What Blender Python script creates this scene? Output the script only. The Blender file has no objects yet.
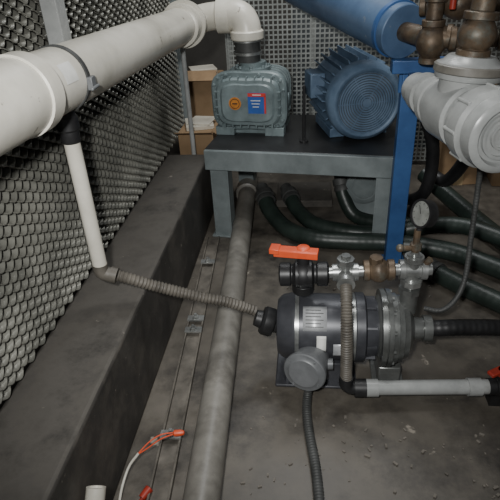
import bpy, bmesh, math, random
from mathutils import Vector, Matrix
random.seed(3)
V = Vector
# ------------------------------------------------------------------ materials
def srgb(c):
    return tuple(((x/255)/12.92 if x/255 <= .04045 else ((x/255+.055)/1.055)**2.4) for x in c)
MATS = {}
def mat(name, col, rough=.5, metal=0., col2=None, scale=8., detail=6., bump=0., lo=.35, hi=.7, spots=None, spot_scale=3., rvar=.1, s_lo=.52, s_hi=.66, specks=None):
    if name in MATS: return MATS[name]
    m = bpy.data.materials.new(name); m.use_nodes = True
    nt = m.node_tree; N = nt.nodes; L = nt.links
    b = N["Principled BSDF"]
    b.inputs["Metallic"].default_value = metal
    tc = N.new("ShaderNodeTexCoord")
    no = N.new("ShaderNodeTexNoise"); no.inputs["Scale"].default_value = scale; no.inputs["Detail"].default_value = detail
    no.inputs["Roughness"].default_value = .65
    L.new(tc.outputs["Object"], no.inputs["Vector"])
    cr = N.new("ShaderNodeValToRGB")
    c1 = srgb(col); c2 = srgb(col2) if col2 else tuple(x*.72 for x in c1)
    cr.color_ramp.elements[0].position = lo; cr.color_ramp.elements[0].color = (*c2, 1)
    cr.color_ramp.elements[1].position = hi; cr.color_ramp.elements[1].color = (*c1, 1)
    L.new(no.outputs["Fac"], cr.inputs["Fac"])
    out = cr.outputs["Color"]
    def layer(out, c, sc, lo_, hi_, rough_):
        n2 = N.new("ShaderNodeTexNoise"); n2.inputs["Scale"].default_value = sc; n2.inputs["Detail"].default_value = 8
        n2.inputs["Roughness"].default_value = rough_
        L.new(tc.outputs["Object"], n2.inputs["Vector"])
        r2 = N.new("ShaderNodeValToRGB"); r2.color_ramp.elements[0].position = lo_; r2.color_ramp.elements[1].position = hi_
        L.new(n2.outputs["Fac"], r2.inputs["Fac"])
        mx = N.new("ShaderNodeMixRGB"); mx.inputs[2].default_value = (*srgb(c), 1)
        L.new(r2.outputs["Color"], mx.inputs[0]); L.new(out, mx.inputs[1]); return mx.outputs[0]
    if spots: out = layer(out, spots, spot_scale, s_lo, s_hi, .7)
    if specks: out = layer(out, specks[0], specks[1], specks[2], specks[2]+.04, .6)
    L.new(out, b.inputs["Base Color"])
    mr = N.new("ShaderNodeMapRange"); mr.inputs["To Min"].default_value = max(.05, rough-rvar); mr.inputs["To Max"].default_value = min(1, rough+rvar)
    L.new(no.outputs["Fac"], mr.inputs["Value"]); L.new(mr.outputs["Result"], b.inputs["Roughness"])
    if bump > 0:
        bp = N.new("ShaderNodeBump"); bp.inputs["Strength"].default_value = bump; bp.inputs["Distance"].default_value = .004
        L.new(no.outputs["Fac"], bp.inputs["Height"]); L.new(bp.outputs["Normal"], b.inputs["Normal"])
    MATS[name] = m
    return m
floorM = mat("concrete_floor", (110,104,95), .46, 0, (66,62,56), 2.6, 12, .25, .32, .7, spots=(38,35,32), spot_scale=2.8, s_lo=.47, s_hi=.66, rvar=.16, specks=((140,133,122),13,.68))
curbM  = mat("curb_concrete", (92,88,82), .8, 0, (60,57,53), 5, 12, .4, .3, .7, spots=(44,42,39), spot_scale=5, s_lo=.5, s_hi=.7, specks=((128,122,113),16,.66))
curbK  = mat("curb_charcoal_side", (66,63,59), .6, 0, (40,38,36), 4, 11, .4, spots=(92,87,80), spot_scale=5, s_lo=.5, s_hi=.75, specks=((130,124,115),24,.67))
meshM  = mat("galvanised_mesh", (150,149,140), .38, .35, (96,96,90), 2.4, 5, lo=.38, hi=.62)
darkM  = mat("dark_backing", (12,12,12), .9)
wallM  = mat("dim_wall", (96,93,88), .9, 0, (68,66,62), 1.4)
pvcM   = mat("white_pvc", (220,216,204), .32, 0, (184,180,167), 3.5, 10, .05, .34, .62, specks=((130,122,108),16,.66))
pvcG   = mat("grey_pvc", (136,133,126), .42, 0, (98,95,89), 6, 8, .1, spots=(76,73,68), spot_scale=7, s_lo=.50, s_hi=.8)
pvcL   = mat("light_grey_pvc", (172,174,172), .32, 0, (134,136,135), 6, 8, .05, spots=(104,102,98), spot_scale=7, s_lo=.52, s_hi=.8)
stkM   = mat("paper_sticker", (236,236,232), .6, 0, (215,215,210), 20)
blackM = mat("black_rubber", (38,38,39), .45, 0, (24,24,25), 12, 5, .1)
hoseM  = mat("dark_green_hose", (46,57,52), .42, 0, (28,36,32), 7, 6, .05)
hoseG  = mat("grey_flex_hose", (104,99,91), .55, 0, (70,66,60), 14, 6, .1)
conM   = mat("conduit_grey", (74,75,74), .55, 0, (48,49,48), 14)
steelT = mat("painted_table_steel", (134,142,143), .45, .05, (102,110,111), 6, 7, .1)
topM   = mat("black_table_top", (44,45,46), .45, 0, (28,28,29), 7, 8, .2)
blowM  = mat("green_grey_castiron", (134,148,150), .38, .1, (96,108,110), 9, 7, .15)
blueM  = mat("blue_enamel", (62,100,152), .38, .05, (44,74,120), 5, 6)
blueP  = mat("blue_pipe_paint", (94,118,148), .45, .05, (64,86,116), 4, 7, specks=((122,130,140),18,.66))
blueD  = mat("blue_motor_paint", (106,126,148), .5, .05, (72,92,114), 8, 6)
motM   = mat("charcoal_motor_paint", (80,81,86), .36, .25, (54,55,59), 8, 6)
castM  = mat("cast_grey_metal", (134,136,134), .3, .6, (84,86,84), 9, 7, .2)
jboxM  = mat("grey_junction_enamel", (118,120,122), .45, .15, (84,86,88), 9)
brassM = mat("tarnished_brass", (118,100,80), .5, .4, (64,55,46), 14, 7, .5, spots=(98,102,96), spot_scale=18, s_lo=.5, s_hi=.7)
steelM = mat("galvanised_steel", (184,186,184), .3, .75, (134,136,134), 14, 6, .15)
orangeM= mat("orange_plastic", (222,92,52), .4, 0, (192,68,36), 9)
redM   = mat("red_plastic", (176,58,40), .45, 0, (130,38,28), 9)
whiteM = mat("white_enamel", (225,226,222), .4, 0, (205,206,200), 9)
dialM  = mat("aged_dial", (132,134,130), .35, 0, (104,106,102), 30)
cardM  = mat("cardboard", (164,136,104), .85, 0, (132,108,80), 5)
paperM = mat("pale_paper", (206,200,186), .8, 0, (178,172,158), 7)
woodM  = mat("plywood", (186,164,126), .8, 0, (154,132,98), 4)
fenM   = mat("fence_wire", (150,153,150), .5, .3, (118,121,118), 9)
railM  = mat("dusty_strut", (124,118,109), .6, .3, (76,72,66), 12, 8, .2)
gritM  = mat("grit_grey", (128,122,113), .9, 0, (86,82,76), 9)
lblB   = mat("label_blue", (48,92,170), .5, 0, (40,80,150), 30)
lblR   = mat("label_red", (206,66,52), .5, 0, (190,56,44), 30)
bronze = mat("badge_gold", (214,142,62), .4, .2, (170,104,44), 20)
plateM = mat("nameplate_silver", (206,208,210), .4, .3, (176,178,180), 20)
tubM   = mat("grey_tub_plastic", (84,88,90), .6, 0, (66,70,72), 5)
# ------------------------------------------------------------------ builder
def frame(d):
    d = V(d).normalized()
    up = V((0,0,1)) if abs(d.z) < .95 else V((0,1,0))
    a = d.cross(up).normalized(); b = a.cross(d).normalized()
    return a, b, d
def spline(pts, step=.01):
    pts = [V(p) for p in pts]
    P = [pts[0]*2-pts[1]] + pts + [pts[-1]*2-pts[-2]]
    out = []
    for i in range(1, len(P)-2):
        p0,p1,p2,p3 = P[i-1],P[i],P[i+1],P[i+2]
        n = max(2, int((p2-p1).length/step))
        for k in range(n):
            t = k/n
            out.append(.5*((2*p1)+(-p0+p2)*t+(2*p0-5*p1+4*p2-p3)*t*t+(-p0+3*p1-3*p2+p3)*t**3))
    out.append(pts[-1]); return out
class B:
    def __init__(s): s.v=[]; s.f=[]; s.m=[]; s.c=0
    def mi(s,i): s.c=i; return s
    def face(s,*ids): s.f.append(tuple(ids)); s.m.append(s.c)
    def rings(s, rings, cap=True, closed=True):
        n=len(rings[0]); base=len(s.v)
        for r in rings: s.v += [tuple(p) for p in r]
        for i in range(len(rings)-1):
            for j in range(n):
                a=base+i*n+j; b=base+i*n+(j+1)%n
                s.face(a,b,b+n,a+n)
        if cap:
            s.face(*[base+j for j in range(n)][::-1])
            s.face(*[base+(len(rings)-1)*n+j for j in range(n)])
        return s
    def lathe(s, p, d, prof, n=32, cap=True, rot=0.):
        a,b,d = frame(d); p=V(p)
        return s.rings([[p+d*t+(a*math.cos(2*math.pi*j/n+rot)+b*math.sin(2*math.pi*j/n+rot))*max(r,.0004) for j in range(n)] for t,r in prof], cap)
    def cyl(s, p0, p1, r, n=28, r1=None, ch=0.):
        p0=V(p0); p1=V(p1); L=(p1-p0).length; r1=r if r1 is None else r1
        if ch>0: pr=[(0,r-ch),(ch,r),(L-ch,r1),(L,r1-ch)]
        else: pr=[(0,r),(L,r1)]
        return s.lathe(p0, p1-p0, pr, n)
    def ball(s, p, r, n=24, sq=1.):
        return s.lathe(V(p)-V((0,0,r*sq)), (0,0,1), [(r*sq*(1-math.cos(math.pi*i/12)), r*math.sin(math.pi*i/12)) for i in range(13)], n)
    def tube(s, pts, r, n=18, smooth=True, pitch=0., amp=0., step=.01, cap=True):
        if smooth:
            if pitch: step=pitch/6
            pts=spline(pts, step)
        else: pts=[V(p) for p in pts]
        rings=[]; L=0.
        t=(pts[1]-pts[0]).normalized(); a,b,_=frame(t)
        for i,p in enumerate(pts):
            if i>0: L+=(p-pts[i-1]).length
            tt=(pts[min(i+1,len(pts)-1)]-pts[max(i-1,0)]).normalized()
            a=(a-tt*a.dot(tt)).normalized(); b=tt.cross(a)
            rr = r(L) if callable(r) else r
            if pitch: rr*=1+amp*math.sin(2*math.pi*L/pitch)
            rings.append([p+(a*math.cos(2*math.pi*j/n)+b*math.sin(2*math.pi*j/n))*rr for j in range(n)])
        return s.rings(rings, cap)
    def box(s, c, size, R=None):
        c=V(c); h=V(size)/2; base=len(s.v)
        for x in (-1,1):
            for y in (-1,1):
                for z in (-1,1):
                    q=V((x*h.x,y*h.y,z*h.z))
                    if R is not None: q=R@q
                    s.v.append(tuple(c+q))
        for q in ((0,1,3,2),(4,6,7,5),(0,4,5,1),(2,3,7,6),(0,2,6,4),(1,5,7,3)): s.face(*[base+k for k in q])
        return s
    def ring(s, p, d, ro, ri, h, n=32):
        a,b,d=frame(d); p=V(p); base=len(s.v)
        for t,r in ((0,ri),(0,ro),(h,ro),(h,ri)):
            for j in range(n): s.v.append(tuple(p+d*t+(a*math.cos(2*math.pi*j/n)+b*math.sin(2*math.pi*j/n))*r))
        for k in range(4):
            for j in range(n):
                s.face(base+k*n+j, base+k*n+(j+1)%n, base+((k+1)%4)*n+(j+1)%n, base+((k+1)%4)*n+j)
        return s
    def obj(s, name, mats, parent=None, bevel=0., label=None, category=None, group=None, kind=None, solid=0., sharp=38):
        if not isinstance(mats,(list,tuple)): mats=[mats]
        if parent is None:
            xs=[v[0] for v in s.v]; ys=[v[1] for v in s.v]; zs=[v[2] for v in s.v]
            o=V(((min(xs)+max(xs))/2,(min(ys)+max(ys))/2,min(zs)))
        else: o=ORI[parent.name]
        me=bpy.data.meshes.new(name)
        me.from_pydata([tuple(V(v)-o) for v in s.v],[],s.f)
        for m in mats: me.materials.append(m)
        for p,i in zip(me.polygons,s.m): p.material_index=i
        bm=bmesh.new(); bm.from_mesh(me)
        if not solid: bmesh.ops.recalc_face_normals(bm, faces=bm.faces)
        for f in bm.faces: f.smooth=True
        for e in bm.edges:
            if len(e.link_faces)==2 and e.calc_face_angle(0)>math.radians(sharp): e.smooth=False
        bm.to_mesh(me); bm.free()
        ob=bpy.data.objects.new(name,me); bpy.context.scene.collection.objects.link(ob)
        if bevel:
            md=ob.modifiers.new("bevel","BEVEL"); md.width=bevel; md.segments=2; md.limit_method='ANGLE'; md.angle_limit=math.radians(50)
        if solid:
            md=ob.modifiers.new("solid","SOLIDIFY"); md.thickness=solid
        if parent is not None:
            ob.parent=parent
        else: ob.location=o
        ORI[ob.name]=o
        if label: ob["label"]=label
        if category: ob["category"]=category
        if group: ob["group"]=group
        if kind: ob["kind"]=kind
        return ob
ORI={}
def root(name, loc, label, category, group=None):
    e=bpy.data.objects.new(name,None); e.location=loc; e.empty_display_size=.05
    bpy.context.scene.collection.objects.link(e); ORI[e.name]=V(loc)
    e["label"]=label; e["category"]=category
    if group: e["group"]=group
    return e
def rotz(deg): return Matrix.Rotation(math.radians(deg),3,'Z')
def bolt_circle(b, p, d, R, n, r, h, rot=0):
    a,bb,d=frame(d)
    for i in range(n):
        t=2*math.pi*i/n+rot
        q=V(p)+(a*math.cos(t)+bb*math.sin(t))*R
        b.lathe(q,d,[(0,r),(h,r)],6)
# ------------------------------------------------------------------ structure
b=B(); b.box((.6,2.2,-.05),(4.4,5.4,.1)); b.obj("floor",floorM,kind="structure")
b=B(); b.box((-1.25,2.2,.9),(.1,5.4,1.8)); b.obj("wall_left",darkM,kind="structure")
b=B(); b.box((.6,4.85,.9),(3.6,.1,1.8)); b.obj("wall_back",wallM,kind="structure")
b=B(); b.box((2.0,2.2,.9),(.1,5.4,1.8)); b.obj("wall_right",wallM,kind="structure")
# curb
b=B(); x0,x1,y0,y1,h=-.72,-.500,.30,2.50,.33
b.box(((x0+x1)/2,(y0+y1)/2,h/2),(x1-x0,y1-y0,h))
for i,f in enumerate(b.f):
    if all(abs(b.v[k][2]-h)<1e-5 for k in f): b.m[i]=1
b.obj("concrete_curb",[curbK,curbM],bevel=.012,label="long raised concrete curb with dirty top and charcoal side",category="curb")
# screen of wavy overlapping scallops
b=B(); CW=.064; RP=.030; Y0,Y1,Z0,Z1=.35,2.93,.35,1.32
cols=int((Y1-Y0)/CW); rows=int((Z1-Z0)/RP*2); NS=8
for k in range(rows):
    zc=Z0+RP*.5*k
    sh=0 if k%2==0 else .5
    for j in range(cols):
        yc=Y0+CW*(j+.5+sh)
        if yc+CW/2>Y1+.01: continue
        base=len(b.v)
        jit=random.uniform(-.0014,.0014)
        for i in range(NS+1):
            u=-1+2*i/NS; y=yc+u*CW*.5; arch=RP*.24*(1-math.cos(math.pi*u))
            bul=.010*(1-u*u)
            for (dx,dz) in ((.0,.0055),(.006+bul*.6,.0020),(.014+bul,-.0030),(.0145+bul,-.0062)):
                b.v.append((-.723+dx,y,zc+dz+arch+jit))
        for i in range(NS):
            for q in range(3):
                a0=base+4*i+q; b.face(a0,a0+1,a0+5,a0+4)
fr=root("scalloped_screen",(-.71,1.6,.33),"tall wall screen of dull grey overlapping wavy scallops","screen")
b.obj("scallop_panel",meshM,fr,solid=.0015,sharp=60)
b=B(); b.box((-.744,1.64,.34),(.02,2.6,.02)); b.box((-.71,2.95,.8),(.04,.035,1.04)); b.obj("frame",steelT,fr)
b=B(); b.box((-.757,1.64,.82),(.004,2.58,1.0)); b.obj("backing_sheet",darkM,fr)
# ------------------------------------------------------------------ large white pipe
A0=V((-.618,-.2,1.045)); A1=V((-.55,2.47,.943)); dA=(A1-A0).normalized()
def onA(y): return A0+(A1-A0)*((y-A0.y)/(A1.y-A0.y))
r=root("air_pipe",(-.58,1.3,.9),"large white plastic air pipe running overhead to the blower","pipe")
b=B(); b.cyl(onA(.9),A1,.073,40); b.obj("pipe_run",pvcM,r)
LB=(onA(1.06)-onA(.35)).length
b=B(); b.lathe(onA(.35),dA,[(0,.079),(LB-.05,.079),(LB-.048,.084),(LB,.084),(LB+.003,.074)],40); b.obj("bell_end",pvcM,r)
b=B()
b.lathe(onA(2.36),dA,[(0,.078),(.004,.086),(.085,.086),(.09,.099),(.115,.099),(.12,.086),(.13,.07)],40)
b.obj("coupling",pvcM,r)
b=B()
path=[A1, (-.545,2.53,.94),(-.52,2.575,.945),(-.46,2.59,.955),(-.40,2.585,.96)]
b.tube(path,.06,28); b.lathe((-.42,2.585,.958),(1,-.05,.0),[(0,.066),(.005,.075),(.06,.075),(.065,.068)],32)
b.tube([(-.38,2.58,.96),(-.34,2.57,.962),(-.305,2.56,.95),(-.285,2.55,.915),(-.282,2.545,.88)],.066,28)
b.lathe((-.282,2.545,.90),(0,0,-1),[(0,.07),(.005,.076),(.035,.076),(.04,.07)],32)
b.obj("elbow",pvcM,r)
def patch(b,c0,ang0,ang1,L,rad,ax,n=8):
    a,bb,d=frame(ax); base=len(b.v)
    for i in range(n+1):
        t=ang0+(ang1-ang0)*i/n
        q=V(c0)+(a*math.cos(t)+bb*math.sin(t))*rad
        b.v.append(tuple(q)); b.v.append(tuple(q+d*L))
    for i in range(n): b.face(base+2*i,base+2*i+1,base+2*i+3,base+2*i+2)
b=B(); patch(b,onA(1.10),.1,.7,.06,.0738,dA); b.obj("sticker",stkM,r)
b=B(); b.lathe(onA(1.20),dA,[(0,.0745),(.002,.0765),(.016,.0765),(.018,.0745)],40); b.obj("pipe_strap",conM,r)
b=B(); b.box(onA(1.21)+V((.078,0,-.01)),(.014,.025,.03)); b.cyl(onA(1.21)+V((.085,-.022,-.02)),onA(1.21)+V((.085,.022,-.02)),.004,10); b.obj("clamp_bolt",jboxM,r,bevel=.002)
# drop pipe
r=root("drop_pipe",(-.59,1.22,.45),"slim white plastic pipe dropping from the air pipe","pipe")
b=B(); b.cyl((-.59,1.22,.85),(-.59,1.22,.465),.0205,24); b.obj("pipe_run",pvcM,r)
b=B(); b.lathe((-.590,1.22,.925),(0,0,-1),[(0,.022),(.02,.024),(.025,.028),(.055,.028),(.06,.024),(.085,.024),(.09,.0215)],24); b.obj("rubber_adapter",blackM,r)
b=B(); b.tube([(-.59,1.22,.475),(-.59,1.22,.455),(-.582,1.222,.442),(-.56,1.225,.434)],.022,20); b.lathe((-.567,1.225,.437),(1,.03,-.3),[(0,.024),(.02,.024)],20); b.obj("elbow",hoseG,r)
b=B(); b.box((-.668,1.45,1.20),(.045,.055,.36)); b.obj("hanger_post",pvcL,label="grey square steel hanger post behind the air pipe",category="post",bevel=.003)
b=B(); b.tube([(-.547,1.226,.432),(-.50,1.235,.41),(-.464,1.25,.385),(-.40,1.27,.35),(-.327,1.29,.315),(-.25,1.31,.283),(-.19,1.325,.25),(-.165,1.33,.235)],.0165,14,pitch=.011,amp=.1)
b.obj("suction_hose",hoseG,label="grey ribbed flexible hose drooping from drop pipe to pump",category="hose")
# ------------------------------------------------------------------ floor pipe
r=root("floor_pipe",(-.295,1.7,0),"long grey plastic pipe lying along the concrete floor","pipe")
F0=V((-.245,.45,.049)); F1=V((-.333,2.64,.049))
b=B(); b.cyl(F0,F1,.047,36); b.obj("pipe_run",pvcG,r)
b=B(); dF=(F1-F0).normalized(); b.lathe(F1-dF*.02,dF,[(0,.051),(.005,.062),(.08,.062),(.085,.055)],32)
b.tube([F1+dF*.06,F1+dF*.12+V((0,0,.01)),F1+dF*.15+V((0,0,.06)),F1+dF*.15+V((0,0,.14))],.050,24)
b.obj("elbow",pvcG,r)
# strut rail
r=root("strut_channel",(-.41,1.5,0),"wide dusty steel channel fixed to the floor beside pipe","channel")
R0=V((-.362,.5,0)); R1=V((-.455,2.2,0)); dr=(R1-R0).normalized(); sd=V((dr.y,-dr.x,0)); Rm=Matrix((sd,dr,V((0,0,1)))).transposed()
b=B(); c=(R0+R1)/2; L=(R1-R0).length
b.box(c+V((0,0,.003)),(.058,L,.006),Rm); b.box(c+sd*.027+V((0,0,.010)),(.006,L,.018),Rm); b.box(c-sd*.027+V((0,0,.010)),(.006,L,.018),Rm)
b.obj("rail",railM,r,bevel=.001)
for t in (.30,.58,.62,.86):
    b=B(); q=R0+(R1-R0)*t
    b.box(q+V((0,0,.022)),(.062,.03,.006),Rm); b.cyl(q+V((0,0,.02)),q+V((0,0,.044)),.006,6); b.cyl(q+V((0,0,.025)),q+V((0,0,.034)),.012,6)
    b.obj("clamp",steelM,r)
# ------------------------------------------------------------------ table
T0=V((-.465,2.235,0)); U=V((.990,-.139,0)).normalized(); W=V((.139,.990,0)).normalized(); RT=Matrix((U,W,V((0,0,1)))).transposed()
def tp(u,w,z): return T0+U*u+W*w+V((0,0,z))
r=root("machine_table",tp(.42,.28,0),"grey steel stand with black top carrying blower and motor","table")
TL=.86; TD=.56
b=B(); b.box(tp(TL/2,TD/2,.442),(TL,TD,.016),RT); b.obj("table_top",topM,r,bevel=.002)
b=B(); b.box(tp(TL/2,-.004,.402),(TL,.03,.092),RT)
b.box(tp(TL/2,TD-.006,.40),(TL,.012,.068),RT); b.box(tp(.006,TD/2,.40),(.012,TD,.068),RT); b.box(tp(TL-.006,TD/2,.40),(.012,TD,.068),RT)
b.obj("apron",steelT,r,bevel=.003)
for u in (.055,TL-.055):
    for w in (.045,TD-.045):
        b=B(); b.box(tp(u,w-.03,.20),(.085,.008,.40),RT); b.box(tp(u-.0385,w,.20),(.008,.07,.40),RT); b.box(tp(u+.0385,w,.20),(.008,.07,.40),RT); b.box(tp(u,w,.004),(.11,.1,.008),RT)
        b.obj("leg",steelT,r,bevel=.0015)
# ------------------------------------------------------------------ blower
C=V((-.278,2.41,.45))
r=root("rotary_blower",C,"green-grey cast iron rotary lobe blower bolted on the table","blower")
RB=RT
def bp(x,y,z): return C+RB@V((x,y,z))
def lobed(cx,cz,w,h,n=72,waist=.03,e=.46):
    pts=[]
    for i in range(n):
        t=2*math.pi*i/n; c,s=math.cos(t),math.sin(t)
        x=w/2*math.copysign(abs(c)**e,c); z=h/2*math.copysign(abs(s)**e,s)
        z*=1-waist*math.exp(-(x/(w*.12))**2)
        pts.append((cx+x,cz+z))
    return pts
def plate(b,pts,y0,y1,ch=.006,sc=.96):
    rings=[]
    cx=sum(p[0] for p in pts)/len(pts); cz=sum(p[1] for p in pts)/len(pts)
    for y,s in ((y1,1.),(y0+ch,1.),(y0,sc)):
        rings.append([bp(cx+(p[0]-cx)*s,y,cz+(p[1]-cz)*s) for p in pts])
    b.rings(rings)
b=B()
plate(b,lobed(0,.15,.30,.24),.04,.26)
for k in range(5): plate(b,lobed(0,.15,.325,.26),.065+k*.04,.073+k*.04,.001)
b.box(bp(0,.15,.018),(.30,.22,.036),RB); b.box(bp(-.11,.15,.04),(.06,.22,.06),RB); b.box(bp(.11,.15,.04),(.06,.22,.06),RB)
b.obj("housing",blowM,r,bevel=.003)
b=B()
plate(b,lobed(0,.157,.358,.272),.015,.045)
plate(b,lobed(0,.157,.305,.222),-.012,.02,.010,.93)
plate(b,lobed(0,.157,.255,.180),-.020,.0,.008,.93)
P=lobed(0,.157,.332,.247)
for i in range(2,72,5): b.lathe(bp(P[i][0],.016,P[i][1]),RB@V((0,-1,0)),[(0,.008),(.009,.008),(.012,.005)],6)
for k in range(-3,4):
    b.box(bp(k*.038,-.002,.262),(.006,.022,.024),RB)
    b.box(bp(k*.038,-.002,.052),(.006,.022,.024),RB)
for k in range(-1,3):
    for sx in (-1,1): b.box(bp(sx*.143,-.002,.137+k*.035),(.024,.022,.006),RB)
b.obj("gear_cover",blowM,r,bevel=.002)
for sx in (-1,1):
    b=B(); b.box(bp(sx*.12,.03,.02),(.09,.06,.04),RB); b.lathe(bp(sx*.13,.02,.035),(0,0,1),[(0,.012),(.016,.012)],6); b.obj("foot",blowM,r,bevel=.002)
    b=B(); b.lathe(bp(sx*.165,.1,.15),RB@V((sx,0,0)),[(-.03,.03),(.01,.03),(.014,.02)],16); b.obj("side_plug",blowM,r,bevel=.002)
b=B(); b.lathe(bp(0,.125,.245),(0,0,1),[(0,.06),(.03,.06),(.031,.085),(.05,.085),(.051,.06),(.07,.06)],32); bolt_circle(b,bp(0,.125,.294),(0,0,1),.074,8,.008,.01); b.obj("outlet_flange",blowM,r)
b=B(); b.lathe(bp(-.056,-.0205,.157),RB@V((0,-1,0)),[(0,.029),(.003,.029)],28); b.obj("badge",bronze,r)
b=B()
b.ring(bp(-.056,-.0240,.157),RB@V((0,-1,0)),.0225,.020,.001,24)
b.box(bp(-.056,-.0245,.157),(.024,.002,.005),RB); b.obj("badge_mark",blackM,r)
b=B(); b.box(bp(.048,-.0215,.160),(.084,.003,.094),RB); b.mi(1); b.box(bp(.048,-.0235,.198),(.083,.002,.016),RB); b.box(bp(.086,-.0235,.155),(.008,.002,.082),RB); b.mi(2)
for k in range(3): b.box(bp(.042,-.0240,.172-k*.014),(.045-.008*k,.0015,.0035),RB)
b.box(bp(.048,-.0250,.198),(.04,.0015,.004),RB)
b.obj("warning_label",[lblB,lblR,whiteM],r)
b=B(); b.lathe((-.282,2.545,.765),(0,0,1),[(0,.056),(.03,.056),(.031,.064),(.045,.064),(.046,.058),(.085,.058),(.086,.064),(.1,.064),(.101,.058),(.115,.058)],32)
b.obj("rubber_sleeve",conM,r)
for z in (.797,.853):
    b=B(); b.ring((-.282,2.545,z),(0,0,1),.067,.062,.012); b.obj("hose_clamp",steelM,r)
# rod on table
b=B(); b.cyl((-.02,2.31,.451),(-.02,2.31,.70),.007,12); b.lathe((-.02,2.31,.451),(0,0,1),[(0,.02),(.008,.02),(.01,.01)],16); b.obj("standing_rod",blackM,label="thin black steel rod standing on the table",category="rod")
# ------------------------------------------------------------------ blue motor
M0=V((.250,2.30,.622)); ax=V((-.24,.97,-.0)).normalized(); mx=V((ax.y,-ax.x,0)).normalized(); RM=Matrix((mx,ax,mx.cross(ax))).transposed()
def mp(x,y,z): return M0+RM@V((x,y,z))
r=root("electric_motor",(M0.x,M0.y+.15,.45),"blue-grey finned electric motor with round fan grille on the table","motor")
b=B(); b.lathe(mp(0,.06,0),ax,[(0,.138),(.005,.142),(.34,.142),(.35,.13)],48)
for i in range(26):
    t=2*math.pi*i/26
    if math.sin(t)<-.75: continue
    q=RM@V((math.cos(t)*.158,0,math.sin(t)*.158)); Rf=RM@Matrix.Rotation(-t,3,'Y')
    b.box(mp(0,.24,0)+q,(.040,.31,.005),Rf)
b.obj("body",blueD,r)
b=B(); b.lathe(mp(0,0,0),ax,[(0,.130),(.0,.145),(.012,.160),(.03,.166),(.065,.166),(.066,.158)],48,cap=False)
b.obj("fan_cover",blueD,r,solid=.003)
b=B()
for k in range(12):
    rr=.026+k*.0104; b.ring(mp(0,.001,0),ax,rr+.0036,rr-.0036,.005,48)
for i in range(6):
    t=math.pi*2*i/6; b.box(mp(math.cos(t)*.08,.004,math.sin(t)*.08),(.14,.004,.004),RM@Matrix.Rotation(-t,3,'Y'))
b.lathe(mp(0,0,0),ax,[(0,.02),(.006,.02)],24)
b.obj("fan_grille",blueD,r)
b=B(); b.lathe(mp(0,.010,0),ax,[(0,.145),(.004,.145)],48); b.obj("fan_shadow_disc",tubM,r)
b=B(); b.box(mp(0,.22,-.150),(.27,.26,.04),RM); b.box(mp(-.10,.22,-.115),(.05,.26,.07),RM); b.box(mp(.10,.22,-.115),(.05,.26,.07),RM); b.obj("foot",blueD,r,bevel=.003)
b=B(); b.box(mp(-.165,.26,.04),(.07,.12,.11),RM); b.obj("terminal_box",blueD,r,bevel=.006)
# ------------------------------------------------------------------ blue frame and tank pipe
r=root("support_frame",(.37,2.01,0),"blue painted steel post with bracket holding overhead pipes","support post")
b=B(); b.box((.37,2.01,.42),(.068,.05,.83)); b.box((.37,2.01,.005),(.11,.1,.01)); b.obj("post",blueM,r,bevel=.003)
b=B(); b.box((.40,1.97,.842),(.22,.06,.045)); b.box((.39,2.0,.79),(.13,.012,.10)); b.box((.36,1.86,.80),(.03,.16,.05)); b.obj("bracket",blueM,r,bevel=.003)
r=root("header_pipe",(.12,2.35,.9),"thick blue painted header pipe sloping above the motor","pipe")
b=B(); H0=V((-.07,2.80,1.065)); H1=V((.325,1.97,.952)); LH=(H1-H0).length
b.lathe(H0,H1-H0,[(0,.09),(LH-.003,.09),(LH,.087)],40); b.obj("pipe_run",blueP,r)
b=B(); dH=(H1-H0).normalized(); b.lathe(H1-dH*.06,dH,[(0,.0905),(.002,.096),(.02,.096),(.022,.0905)],40); b.obj("strap",blueM,r)
# bronze valve group
def vset(b,p,d,items,n=20):
    t=0; pr=[]
    for it in items:
        L,rr=it[0],it[1]
        if len(it)>2:
            for q in range(9):
                s=q/8; pr.append((t+L*s, rr+(it[2]-rr)*math.sin(math.pi*s)))
        else: pr += [(t,rr-.002),(t+.002,rr),(t+L-.002,rr),(t+L,rr-.002)]
        t+=L+.0008
    b.lathe(p,d,pr,n)
r=root("bronze_valve_set",(.40,1.8,.88),"tarnished bronze valves and unions mounted on the bracket","valve")
b=B()
b.cyl(H1-dH*.02,(.39,1.84,.95),.032,20)
vset(b,(.39,1.84,.875),(0,0,1),[(.02,.034),(.09,.03,.050),(.02,.036),(.05,.026),(.018,.034),(.06,.026)])
vset(b,(.36,1.87,.955),(1,-.4,0),[(.02,.036),(.06,.03,.04),(.018,.037)],20)
b.obj("globe_valve",brassM,r)
b=B()
vset(b,(.41,1.83,.95),(1,-.12,0),[(.03,.028),(.02,.038),(.05,.03,.043),(.02,.038),(.05,.027),(.02,.036),(.08,.027)])
b.obj("union",brassM,r)
b=B()
vset(b,(.36,1.93,1.04),(1,-.3,.04),[(.02,.034),(.03,.027),(.02,.036),(.09,.03,.050),(.02,.036),(.04,.026),(.02,.034),(.09,.026,.04),(.03,.034)])
vset(b,(.46,1.90,1.07),(0,0,1),[(.03,.024),(.012,.034),(.06,.013)])
b.obj("check_valve",brassM,r)
b=B()
vset(b,(.53,1.83,.93),(0,0,1),[(.02,.032),(.07,.027,.04),(.02,.032),(.06,.022)])
b.obj("tee",brassM,r)
b=B(); b.box((.47,1.78,1.09),(.12,.024,.008),rotz(20)); b.cyl((.43,1.79,1.04),(.43,1.79,1.09),.01,10); b.obj("lever",redM,r,bevel=.002)
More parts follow.
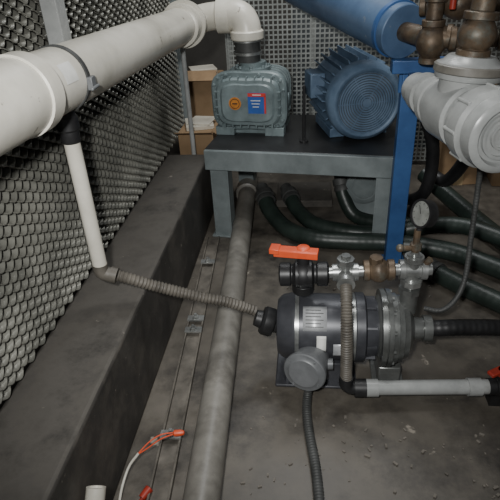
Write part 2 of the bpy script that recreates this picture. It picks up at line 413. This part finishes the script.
# light pvc union group
r=root("pvc_check_valve",(.44,1.5,.75),"bulky light grey plastic union fitting with tee","pipe fitting")
Q0=V((.345,1.78,.81)); Q1=V((.49,1.22,.810)); dQ=(Q1-Q0).normalized()
b=B(); b.lathe(Q0,dQ,[(0,.045),(.004,.05),(.06,.05),(.062,.062),(.10,.064),(.102,.055),(.2,.055)],36); b.obj("pipe_stub",pvcL,r)
b=B(); b.lathe(Q0+dQ*.15,dQ,[(0,.064),(.01,.077),(.035,.077),(.04,.073),(.08,.078),(.085,.090),(.20,.090),(.205,.080),(.245,.080)],36)
up=V((.08,0.05,1)).normalized(); TQ=Q0+dQ*.29
b.lathe(TQ,up,[(0,.072),(.090,.072),(.092,.086),(.10,.088),(.13,.088),(.135,.074),(.15,.06)],36)
b.obj("tee",pvcL,r)
b=B(); vset(b,TQ+up*.145,up,[(.02,.044),(.07,.034,.05),(.02,.044),(.06,.03),(.02,.04),(.08,.03)],16); b.obj("bronze_nipple",brassM,r,bevel=.001)
b=B(); b.lathe(TQ+up*.106,up,[(0,.089),(.003,.093),(.02,.093),(.023,.089)],36); b.obj("collar_ring",pvcG,r)
b=B(); b.lathe(Q0+dQ*.385,dQ,[(0,.078),(.006,.097),(.03,.102),(.07,.102),(.080,.092)],36); 
for i in range(8):
    a_,b_,_=frame(dQ); t=2*math.pi*i/8; q=Q0+dQ*.428+(a_*math.cos(t)+b_*math.sin(t))*.0995
    b.cyl(q-dQ*.028,q+dQ*.028,.006,10)
b.obj("union_nut",pvcL,r,bevel=.001)
b=B(); b.lathe(Q0+dQ*.466,dQ,[(0,.088),(.002,.093),(.045,.093),(.052,.085),(.053,.074),(.035,.068),(.035,.0)],36,cap=False)
b.ring(Q0+dQ*.503,dQ,.058,.050,.010,32); b.ring(Q0+dQ*.503,dQ,.034,.028,.008,32)
b.obj("union_end",pvcL,r)
# ------------------------------------------------------------------ booster pump
PY=1.33; PZ=.18
r=root("booster_pump",(.13,PY,0),"charcoal electric water pump with cast grey pump head on floor","pump")
def X(x,z=PZ,y=PY): return V((x,y,z))
b=B(); b.lathe(X(-.095),(1,0,0),[(0,.05),(.004,.085),(.02,.10),(.05,.107),(.055,.110),(.07,.110),(.072,.105),(.24,.105),(.245,.11),(.27,.11),(.276,.10)],48)
b.obj("motor_housing",motM,r)
b=B(); b.lathe(X(.18),(1,0,0),[(0,.098),(.03,.092),(.04,.088)],48)
for i in range(10):
    t=2*math.pi*i/10
    b.box(X(.195)+V((0,math.cos(t)*.095,math.sin(t)*.095)),(.03,.014,.006),Matrix.Rotation(t,3,'X'))
b.obj("end_bell",motM,r)
b=B(); b.ring(X(-.036),(1,0,0),.1125,.109,.012,48); b.obj("band",steelM,r)
b=B(); b.ring(X(.135),(1,0,0),.109,.1045,.012,48); b.obj("band",steelM,r)
def ppatch(b,x0,x1,a0,a1,rad):
    base=len(b.v); n=6
    for i in range(n+1):
        t=math.radians(a0+(a1-a0)*i/n)
        for x in (x0,x1): b.v.append((x,PY-math.cos(t)*rad,PZ+math.sin(t)*rad))
    for i in range(n): b.face(base+2*i,base+2*i+1,base+2*i+3,base+2*i+2)
b=B(); ppatch(b,-.012,.06,30,72,.1062); b.obj("nameplate",plateM,r,solid=.0008)
b=B(); ppatch(b,.03,.058,-8,22,.1062); b.obj("warning_sticker",stkM,r,solid=.0008)
b=B(); ppatch(b,.08,.122,-20,8,.1062); b.obj("rating_sticker",plateM,r,solid=.0008)
b=B()
for k in range(6): ppatch(b,-.004,.050-.008*(k%2),36+k*5.6,37.4+k*5.6,.1072)
b.obj("plate_lettering",conM,r)
b=B()
b.lathe(X(.212),(1,0,0),[(0,.08),(.006,.10),(.010,.104),(.012,.122),(.026,.123),(.0265,.117),(.030,.117),(.0305,.123),(.044,.122),(.046,.110),(.062,.110),(.064,.105),(.078,.104),(.080,.098),(.096,.092),(.108,.07),(.114,.050),(.118,.036),(.146,.034),(.147,.042),(.172,.042)],48)
bolt_circle(b,X(.212+.042),(1,0,0),.114,12,.007,.010)
b.cyl((.305,PY,.25),(.305,PY,.335),.026,24); b.lathe((.305,PY,.318),(0,0,1),[(0,.033),(.02,.033)],8)
b.obj("pump_head",castM,r)
b=B()
b.box((.03,PY,.045),(.2,.15,.09)); b.box((.03,PY,.006),(.26,.19,.012)); b.obj("base",motM,r,bevel=.005)
b=B(); b.box((.26,PY,.04),(.07,.14,.07)); b.box((.26,PY,.006),(.1,.18,.012)); b.obj("head_foot",castM,r,bevel=.005)
b=B()
b.lathe(X(-.085),(-1,0,.35),[(0,.03),(.02,.03),(.022,.044),(.03,.048),(.055,.048),(.062,.042),(.064,.03),(.085,.026)],10)
b.obj("intake_union",blackM,r,bevel=.002)
jd=V((-.30,-.90,.10)).normalized(); J=V((.022,1.25,.125))
b=B(); b.lathe(J,jd,[(0,.05),(.01,.056),(.075,.059),(.077,.065),(.084,.065)],36); b.cyl(J+jd*.04+V((.05,0,0)),J+jd*.04+V((.07,.0,0)),.018,10)
b.obj("junction_box",jboxM,r)
b=B(); b.lathe(J+jd*.0845,jd,[(0,.0655),(.004,.066),(.008,.063),(.010,.05),(.014,.046),(.015,0)],36); bolt_circle(b,J+jd*.092,jd,.055,4,.004,.004,.6); b.obj("box_lid",jboxM,r)
b=B(); b.cyl(J+jd*.045+V((0,0,-.05)),J+jd*.045+V((0,0,-.085)),.017,8); b.obj("cable_gland",castM,r)
b=B(); b.tube([(0.009,1.207,.045),(.004,1.18,.022),(.002,1.12,.0165),(.01,1.04,.0165),(.03,.9,.0165),(.035,.75,.0165),(.01,.6,.0165)],.0135,12,pitch=.009,amp=.07)
b.obj("power_conduit",conM,label="dark grey ribbed power conduit from pump junction box",category="cable conduit")
# manifold
r=root("valve_manifold",(.12,PY,.34),"row of threaded valves and tees above the pump","pipe fittings")
b=B(); b.lathe((-.085,PY,.375),(1,0,0.03),[(0,.022),(.004,.036),(.035,.036),(.037,.03),(.045,.03),(.05,.042),(.10,.042),(.105,.03),(.113,.03),(.115,.037),(.145,.037),(.15,.024)],12)
b.ball((-.012,PY,.377),.044); b.cyl((-.012,PY,.40),(-.012,PY,.445),.018,16); b.lathe((-.012,PY,.335),(0,0,-1),[(-.01,.034),(.018,.034),(.02,.026)],12)
v=b.obj("ball_valve",blackM,r,bevel=.0015)
b=B(); R=rotz(-8); b.box((-.035,PY-.005,.462),(.135,.03,.012),R); b.box((-.035,PY-.02,.455),(.13,.004,.022),R); b.lathe((-.012,PY,.445),(0,0,1),[(0,.02),(.025,.02),(.028,.014)],16); b.box((-.095,PY+.003,.462),(.03,.038,.016),R)
b.obj("handle",orangeM,v,bevel=.003)
b=B(); b.cyl((.05,PY,.382),(.19,PY,.392),.017,20); b.lathe((.075,PY,.384),(1,0,.05),[(0,.026),(.018,.026),(.02,.022),(.055,.022),(.057,.026),(.075,.026)],16)
b.cyl((.112,PY,.385),(.112,PY-.045,.378),.022,16); b.lathe((.112,PY-.035,.379),(0,-1,-.15),[(0,.027),(.02,.027)],16); b.cyl((.112,PY,.385),(.112,PY,.43),.02,16); b.lathe((.112,PY,.42),(0,0,1),[(0,.026),(.014,.026),(.015,.014),(.025,.014)],8)
b.obj("tee",steelM,r)
b=B(); vset(b,(.165,PY,.392),(1,0,.05),[(.018,.032),(.05,.026,.038),(.02,.032)],16); b.cyl((.20,PY,.395),(.20,PY,.44),.02,8); b.obj("check_valve",brassM,r,bevel=.001)
b=B(); b.cyl((.24,PY,.397),(.36,PY,.40),.018,20); b.lathe((.268,PY,.398),(1,0,0),[(0,.03),(.016,.03),(.018,.024),(.06,.024),(.062,.03),(.078,.03)],16); b.cyl((.307,PY,.340),(.307,PY,.45),.021,20); b.lathe((.307,PY,.348),(0,0,1),[(0,.032),(.018,.032)],8); b.lathe((.307,PY,.43),(0,0,1),[(0,.028),(.014,.028),(.016,.012),(.03,.012)],16); b.obj("tee",steelM,r)
b=B(); b.lathe((.307,PY,.455),(0,0,1),[(0,.011),(.012,.011),(.013,.017),(.03,.017),(.032,.01),(.075,.01)],8); b.cyl((.307,PY,.472),(.27,PY-.01,.475),.008,12); b.ball((.262,PY-.01,.476),.012,12); b.cyl((.33,PY,.40),(.35,PY-.01,.44),.01,10); b.obj("needle_valve",brassM,r)
gd=V((-.86,-.42,.24)).normalized(); G=V((.320,PY,.580))
b=B(); b.lathe(G-gd*.018,gd,[(0,.03),(.004,.038),(.024,.038),(.03,.041),(.034,.041),(.034,.035),(.030,.034)],32); b.cyl((.307,PY,.52),(.316,PY,.55),.008,10); g=b.obj("pressure_gauge",blackM,r)
b=B(); b.lathe(G+gd*.0125,gd,[(0,.0345),(.001,.0345)],32); b.obj("dial",dialM,g)
b=B(); a,bb,_=frame(gd)
b.tube([G+gd*.0145,G+gd*.0145+(a*.6+bb*.8)*.024],.001,6,smooth=False)
for i in range(9):
    t=math.radians(-135+i*270/8); dd=a*math.sin(t)+bb*math.cos(t)
    b.tube([G+gd*.0142+dd*.026,G+gd*.0142+dd*.031],.0007,6,smooth=False)
b.obj("needle",blackM,g)
# braided hose in front
b=B(); b.tube([(.112,PY-.055,.373),(.112,PY-.10,.35),(.113,1.195,.29),(.116,1.178,.2),(.118,1.178,.12),(.119,1.178,.09)],.0165,14,pitch=.008,amp=.09)
b.obj("braided_hose",hoseG,label="ribbed grey brown hose hanging in front of the pump",category="hose")
r=root("drain_pipe",(.33,1.19,.03),"slim grey plastic pipe on floor with red-handled valve","pipe")
DZ=.065
b=B(); b.tube([(.119,1.178,.108),(.119,1.178,.084),(.13,1.179,.069),(.15,1.18,DZ)],.021,18); b.lathe((.145,1.18,DZ),(1,.03,0),[(0,.028),(.035,.028)],20); b.obj("elbow",blackM,r)
b=B(); b.cyl((.17,1.181,DZ),(.545,1.205,DZ),.0225,24); b.lathe((.175,1.181,DZ),(1,.06,0),[(0,.027),(.04,.027)],24); b.lathe((.48,1.2,DZ),(1,.06,0),[(0,.027),(.04,.027)],24); b.obj("pipe_run",pvcL,r)
b=B(); b.lathe((.54,1.205,DZ),(1,.06,0),[(0,.026),(.02,.026),(.022,.030),(.07,.030),(.072,.026),(.10,.026)],12); b.cyl((.575,1.207,DZ),(.575,1.207,.115),.012,14); b.box((.575,1.21,.020),(.05,.04,.04)); v=b.obj("ball_valve",blackM,r)
b=B(); b.box((.568,1.21,.128),(.085,.024,.012),rotz(30)); b.lathe((.572,1.207,.112),(0,0,1),[(0,.016),(.022,.016)],14); b.obj("handle",redM,v,bevel=.003)
# outlet hose to right
b=B(); b.tube([(.385,PY,.18),(.44,PY,.185),(.50,1.34,.18),(.60,1.36,.165),(.75,1.4,.12),(.95,1.45,.05)],.026,18,pitch=.02,amp=.015)
b.obj("outlet_hose",blackM,label="black rubber hose clamped to the pump head",category="hose")
b=B(); b.tube([(.485,1.50,.70),(.50,1.50,.64),(.505,1.5,.57),(.505,1.48,.42),(.50,1.45,.30),(.475,1.42,.235),(.43,1.40,.20),(.38,1.42,.19)],.0085,12,pitch=.01,amp=.03)
b.obj("dangling_conduit",conM,label="dark grey conduit dropping from plastic fitting to the pump",category="cable conduit")
# ------------------------------------------------------------------ big hoses
def hose(pts,rad,label,fit0=True):
    r=root("water_hose",V((pts[len(pts)//2][0],pts[len(pts)//2][1],0)),label,"hose","large dark water hoses on the floor")
    b=B(); b.tube(pts,rad,20,pitch=.03,amp=.006); b.obj("hose_body",hoseM,r)
    if fit0:
        p0=V(pts[0]); d=(V(pts[1])-p0).normalized()
        b=B(); b.lathe(p0-d*.05,d,[(0,rad*.8),(.04,rad*.8),(.042,rad*1.15),(.06,rad*1.2),(.075,rad*1.2),(.077,rad*1.05),(.09,rad*1.18),(.105,rad*1.18)],20); b.obj("coupling",conM,r)
hose([(-.225,2.47,.12),(-.19,2.37,.075),(-.10,2.24,.041),(.03,2.145,.041),(.2,2.12,.041),(.37,2.11,.041),(.61,2.04,.041),(.78,1.90,.041),(1.1,1.6,.041)],.040,"dark green hose curving from floor coupling behind the post")
hose([(-.10,2.52,.10),(-.05,2.40,.06),(.04,2.29,.038),(.2,2.215,.038),(.35,2.205,.038),(.5,2.20,.07),(.66,2.13,.12),(.82,2.0,.125),(1.15,1.75,.08)],.037,"dark green hose sweeping under the table to the pumps")
hose([(.16,2.46,.20),(.18,2.42,.12),(.235,2.375,.042),(.36,2.31,.036),(.5,2.30,.036),(.7,2.3,.036)],.034,"short dark green hose dropping from a white fitting")
hose([(.60,2.62,.16),(.67,2.50,.12),(.77,2.34,.07),(.89,2.06,.044),(1.05,1.75,.044),(1.25,1.5,.044)],.042,"thick black hose running along the floor beside others",False)
hose([(.50,1.90,.04),(.60,1.78,.04),(.72,1.66,.04),(.86,1.50,.04)],.038,"thick dark hose end lying beside the pump",True)
b=B(); b.tube([(.44,2.10,.66),(.50,2.13,.52),(.52,2.15,.38),(.51,2.18,.26),(.50,2.32,.16),(.50,2.44,.10),(.57,2.6,.032)],.027,18); b.obj("drop_hose",blackM,label="black rubber hose hanging down beside the blue post",category="hose")
b=B(); b.tube([(.62,2.2,.72),(.68,2.24,.56),(.70,2.28,.40),(.66,2.40,.22),(.60,2.48,.22)],.030,18); b.obj("black_hose",blackM,label="thick black rubber hose hanging behind the plastic union",category="hose")
# ------------------------------------------------------------------ under-table items
r=root("small_floor_motor",(.29,2.5,0),"small grey motor standing on the floor under table","motor")
b=B(); b.lathe((.272,2.40,.18),(.05,1,0),[(0,.03),(.004,.07),(.012,.088),(.05,.092),(.17,.092),(.18,.08)],32); b.ring((.271,2.396,.18),(.05,1,0),.062,.054,.004,28)
b.obj("body",steelT,r)
b=B(); b.box((.28,2.50,.05),(.14,.12,.10)); b.obj("foot",steelT,r,bevel=.004)
b=B(); b.box((-.02,2.68,.02),(.3,.25,.04)); b.obj("concrete_pad",curbM,label="low square concrete pad under the table",category="pad",bevel=.004)
b=B(); b.lathe((.155,2.475,.23),(0,0,1),[(-.03,.02),(.0,.03),(.02,.03),(.022,.042),(.05,.042),(.052,.03),(.08,.03)],20); b.obj("riser_fitting",whiteM,label="white plastic riser fitting standing under the table",category="pipe fitting")
# ------------------------------------------------------------------ back fence
r=root("wire_fence",(.4,3.15,0),"grey wire mesh fence panel standing behind the table","fence")
b=B(); fy=3.15; fx0,fx1,fz0,fz1=-.46,1.7,.03,1.0; fp=.026
n=int((fx1-fx0)/fp)
for i in range(n+1): b.box((fx0+i*fp,fy,(fz0+fz1)/2),(.008,.004,fz1-fz0))
n=int((fz1-fz0)/fp)
for i in range(n+1): b.box(((fx0+fx1)/2,fy+.004,fz0+i*fp),(fx1-fx0,.004,.008))
b.obj("wire_mesh",fenM,r)
b=B()
for x in (fx0,.02,fx1): b.box((x,fy+.03,.52),(.035,.035,1.04))
b.box(((fx0+fx1)/2,fy+.03,1.01),(fx1-fx0,.035,.035)); b.obj("frame",fenM,r)
b=B(); b.box((.35,3.6,.53),(.9,.30,1.06)); b.obj("storage_cabinet",tubM,label="tall grey cabinet behind the wire fence",category="cabinet",bevel=.004)
b=B(); b.box((.1,3.6,1.08),(.9,.09,.04),rotz(-12)); b.obj("wooden_plank",woodM,label="pale wooden plank lying across the cabinet top",category="plank",bevel=.002)
r=root("cardboard_box",(-.60,2.80,0),"open brown cardboard box standing behind the curb end","box")
b=B(); b.box((-.60,2.80,.19),(.19,.24,.38)); b.obj("carton",cardM,r,bevel=.002)
b=B(); b.box((-.60,2.65,.385),(.19,.08,.003),Matrix.Rotation(math.radians(-25),3,'X')); b.obj("flap",cardM,r)
b=B(); b.box((-.48,2.80,.37),(.07,.24,.003),Matrix.Rotation(math.radians(30),3,'Y')); b.obj("flap",cardM,r)
b=B(); b.box((-.60,2.81,.391),(.15,.18,.02),rotz(14)); b.box((-.585,2.82,.405),(.13,.15,.006),rotz(-8)); b.obj("paper_stack",paperM,label="pale paper sheets lying on the cardboard box",category="paper",bevel=.001)
r=root("tall_carton",(-.67,3.34,0),"tall brown cardboard carton with torn flaps behind the box","box")
b=B(); b.box((-.67,3.34,.27),(.24,.24,.54)); b.obj("carton",cardM,r,bevel=.003)
b=B(); b.box((-.525,3.34,.515),(.07,.24,.003),Matrix.Rotation(math.radians(40),3,'Y')); b.obj("flap",cardM,r)
b=B(); b.box((-.67,3.19,.565),(.24,.08,.003),Matrix.Rotation(math.radians(35),3,'X')); b.obj("flap",cardM,r)
b=B(); b.box((-.66,3.35,.562),(.16,.14,.04),rotz(20)); b.obj("folded_papers",paperM,label="pale folded papers on top of the tall carton",category="paper",bevel=.004)
for (x,y,w,hh,an,lab) in ((.83,2.95,.24,.62,6,"brown cardboard carton standing before the wire fence"),(1.16,2.92,.26,.86,-5,"tall worn brown carton beside the wire fence")):
    r=root("shipping_carton",(x,y,0),lab,"box")
    b=B(); b.box((x,y,hh/2),(w,.22,hh),rotz(an)); b.obj("carton",cardM,r,bevel=.003)
    b=B(); b.box((x,y,hh+.002),(.05,.222,.003),rotz(an)); b.box((x,y,hh*.5),(.05,.224,hh),rotz(an)); b.obj("tape",woodM,r)
b=B(); b.cyl((-.60,2.60,.0),(-.60,2.60,.86),.012,14); b.obj("conduit_pole",pvcL,label="thin grey conduit pole standing at the curb end",category="pole")
# ------------------------------------------------------------------ foreground bits
r=root("loose_wire",(-.41,.89,0),"stiff beige cable ending in thin orange wire and connector","wire")
b=B(); b.tube([(-.455,.72,.004),(-.478,.80,.02),(-.47,.865,.055),(-.445,.895,.082)],.0036,10); b.obj("cable_jacket",pvcM,r)
b=B(); b.tube([(-.447,.893,.081),(-.42,.92,.098),(-.39,.94,.106),(-.355,.95,.104)],.0018,8); b.tube([(-.447,.893,.080),(-.425,.905,.088),(-.39,.93,.100),(-.355,.949,.101)],.0018,8); b.obj("inner_wire",orangeM,r)
b=B(); b.lathe((-.36,.948,.103),(1,.1,.05),[(0,.005),(.004,.009),(.02,.009),(.03,.006),(.032,0)],14); b.obj("wire_connector",orangeM,r)
b=B(); b.tube([(-.468,.70,.205),(-.468,.63,.13),(-.468,.53,.022)],.017,20); b.lathe((-.468,.695,.20),(0,.7,.7),[(-.03,.022),(.012,.022),(.012,.017),(0,.016)],20); b.obj("pipe_offcut",pvcM,label="short white plastic pipe end leaning beside the curb",category="pipe")
b=B(); b.tube([(-.425,.60,.006),(-.432,.74,.006),(-.428,.80,.008),(-.422,.815,.01)],.005,8); b.lathe((-.424,.812,.012),(.5,.85,.2),[(0,.01),(.03,.012),(.032,.007)],12); b.obj("red_plug",redM,label="small red electrical plug on the floor",category="plug")
b=B()
for i in range(160):
    s=random.uniform(.002,.007)
    x=random.uniform(-.17,.6); y=random.uniform(.75,1.12)
    if i%3==0: x=random.uniform(-.15,.5); y=random.uniform(1.5,1.95)
    Rg=Matrix.Rotation(random.random()*6,3,'Z')
    b.box((x,y,s*.4),(s*random.uniform(1,2.5),s,s*.8),Rg)
b.obj("floor_grit",gritM,label="scattered grey grit and flakes on the concrete",category="debris",kind="stuff")
# ------------------------------------------------------------------ lights
def aim(o,loc,target):
    o.location=loc; o.rotation_euler=(V(target)-V(loc)).to_track_quat('-Z','Y').to_euler(); bpy.context.scene.collection.objects.link(o)
def area(name,loc,target,size,power,col=(1,1,1)):
    l=bpy.data.lights.new(name,'AREA'); l.energy=power; l.size=size; l.color=col
    aim(bpy.data.objects.new(name,l),loc,target)
area("ceiling_lamp",(.2,1.8,2.9),(-.1,1.9,0),.5,19,(1,1,.98))
area("fence_fill",(.0,2.75,2.6),(.0,3.4,.5),.7,24,(.97,.99,1))  # added fill light, no visible fixture, brightens the fence and background
l=bpy.data.lights.new("flash_lamp",'SPOT'); l.energy=125; l.shadow_soft_size=.035; l.spot_size=math.radians(84); l.spot_blend=1.; l.color=(1,1,.98)
aim(bpy.data.objects.new("flash_lamp",l),(-.10,-.05,1.38),(-.17,1.5,.54))
w=bpy.data.worlds.new("world"); bpy.context.scene.world=w; w.use_nodes=True
w.node_tree.nodes["Background"].inputs[0].default_value=(.9,.92,.95,1); w.node_tree.nodes["Background"].inputs[1].default_value=.15
# ------------------------------------------------------------------ camera
cd=bpy.data.cameras.new("camera"); cd.sensor_width=36; cd.lens=36*525/500; cd.clip_start=.02
co=bpy.data.objects.new("camera",cd); bpy.context.scene.collection.objects.link(co)
M=Matrix(((.9940,-.0083,.1087),(.0977,.5100,-.8546),(-.0484,.8600,.5079))).to_quaternion().to_matrix().to_4x4()
M.translation=V((0,0,1.25)); co.matrix_world=M
bpy.context.scene.camera=co
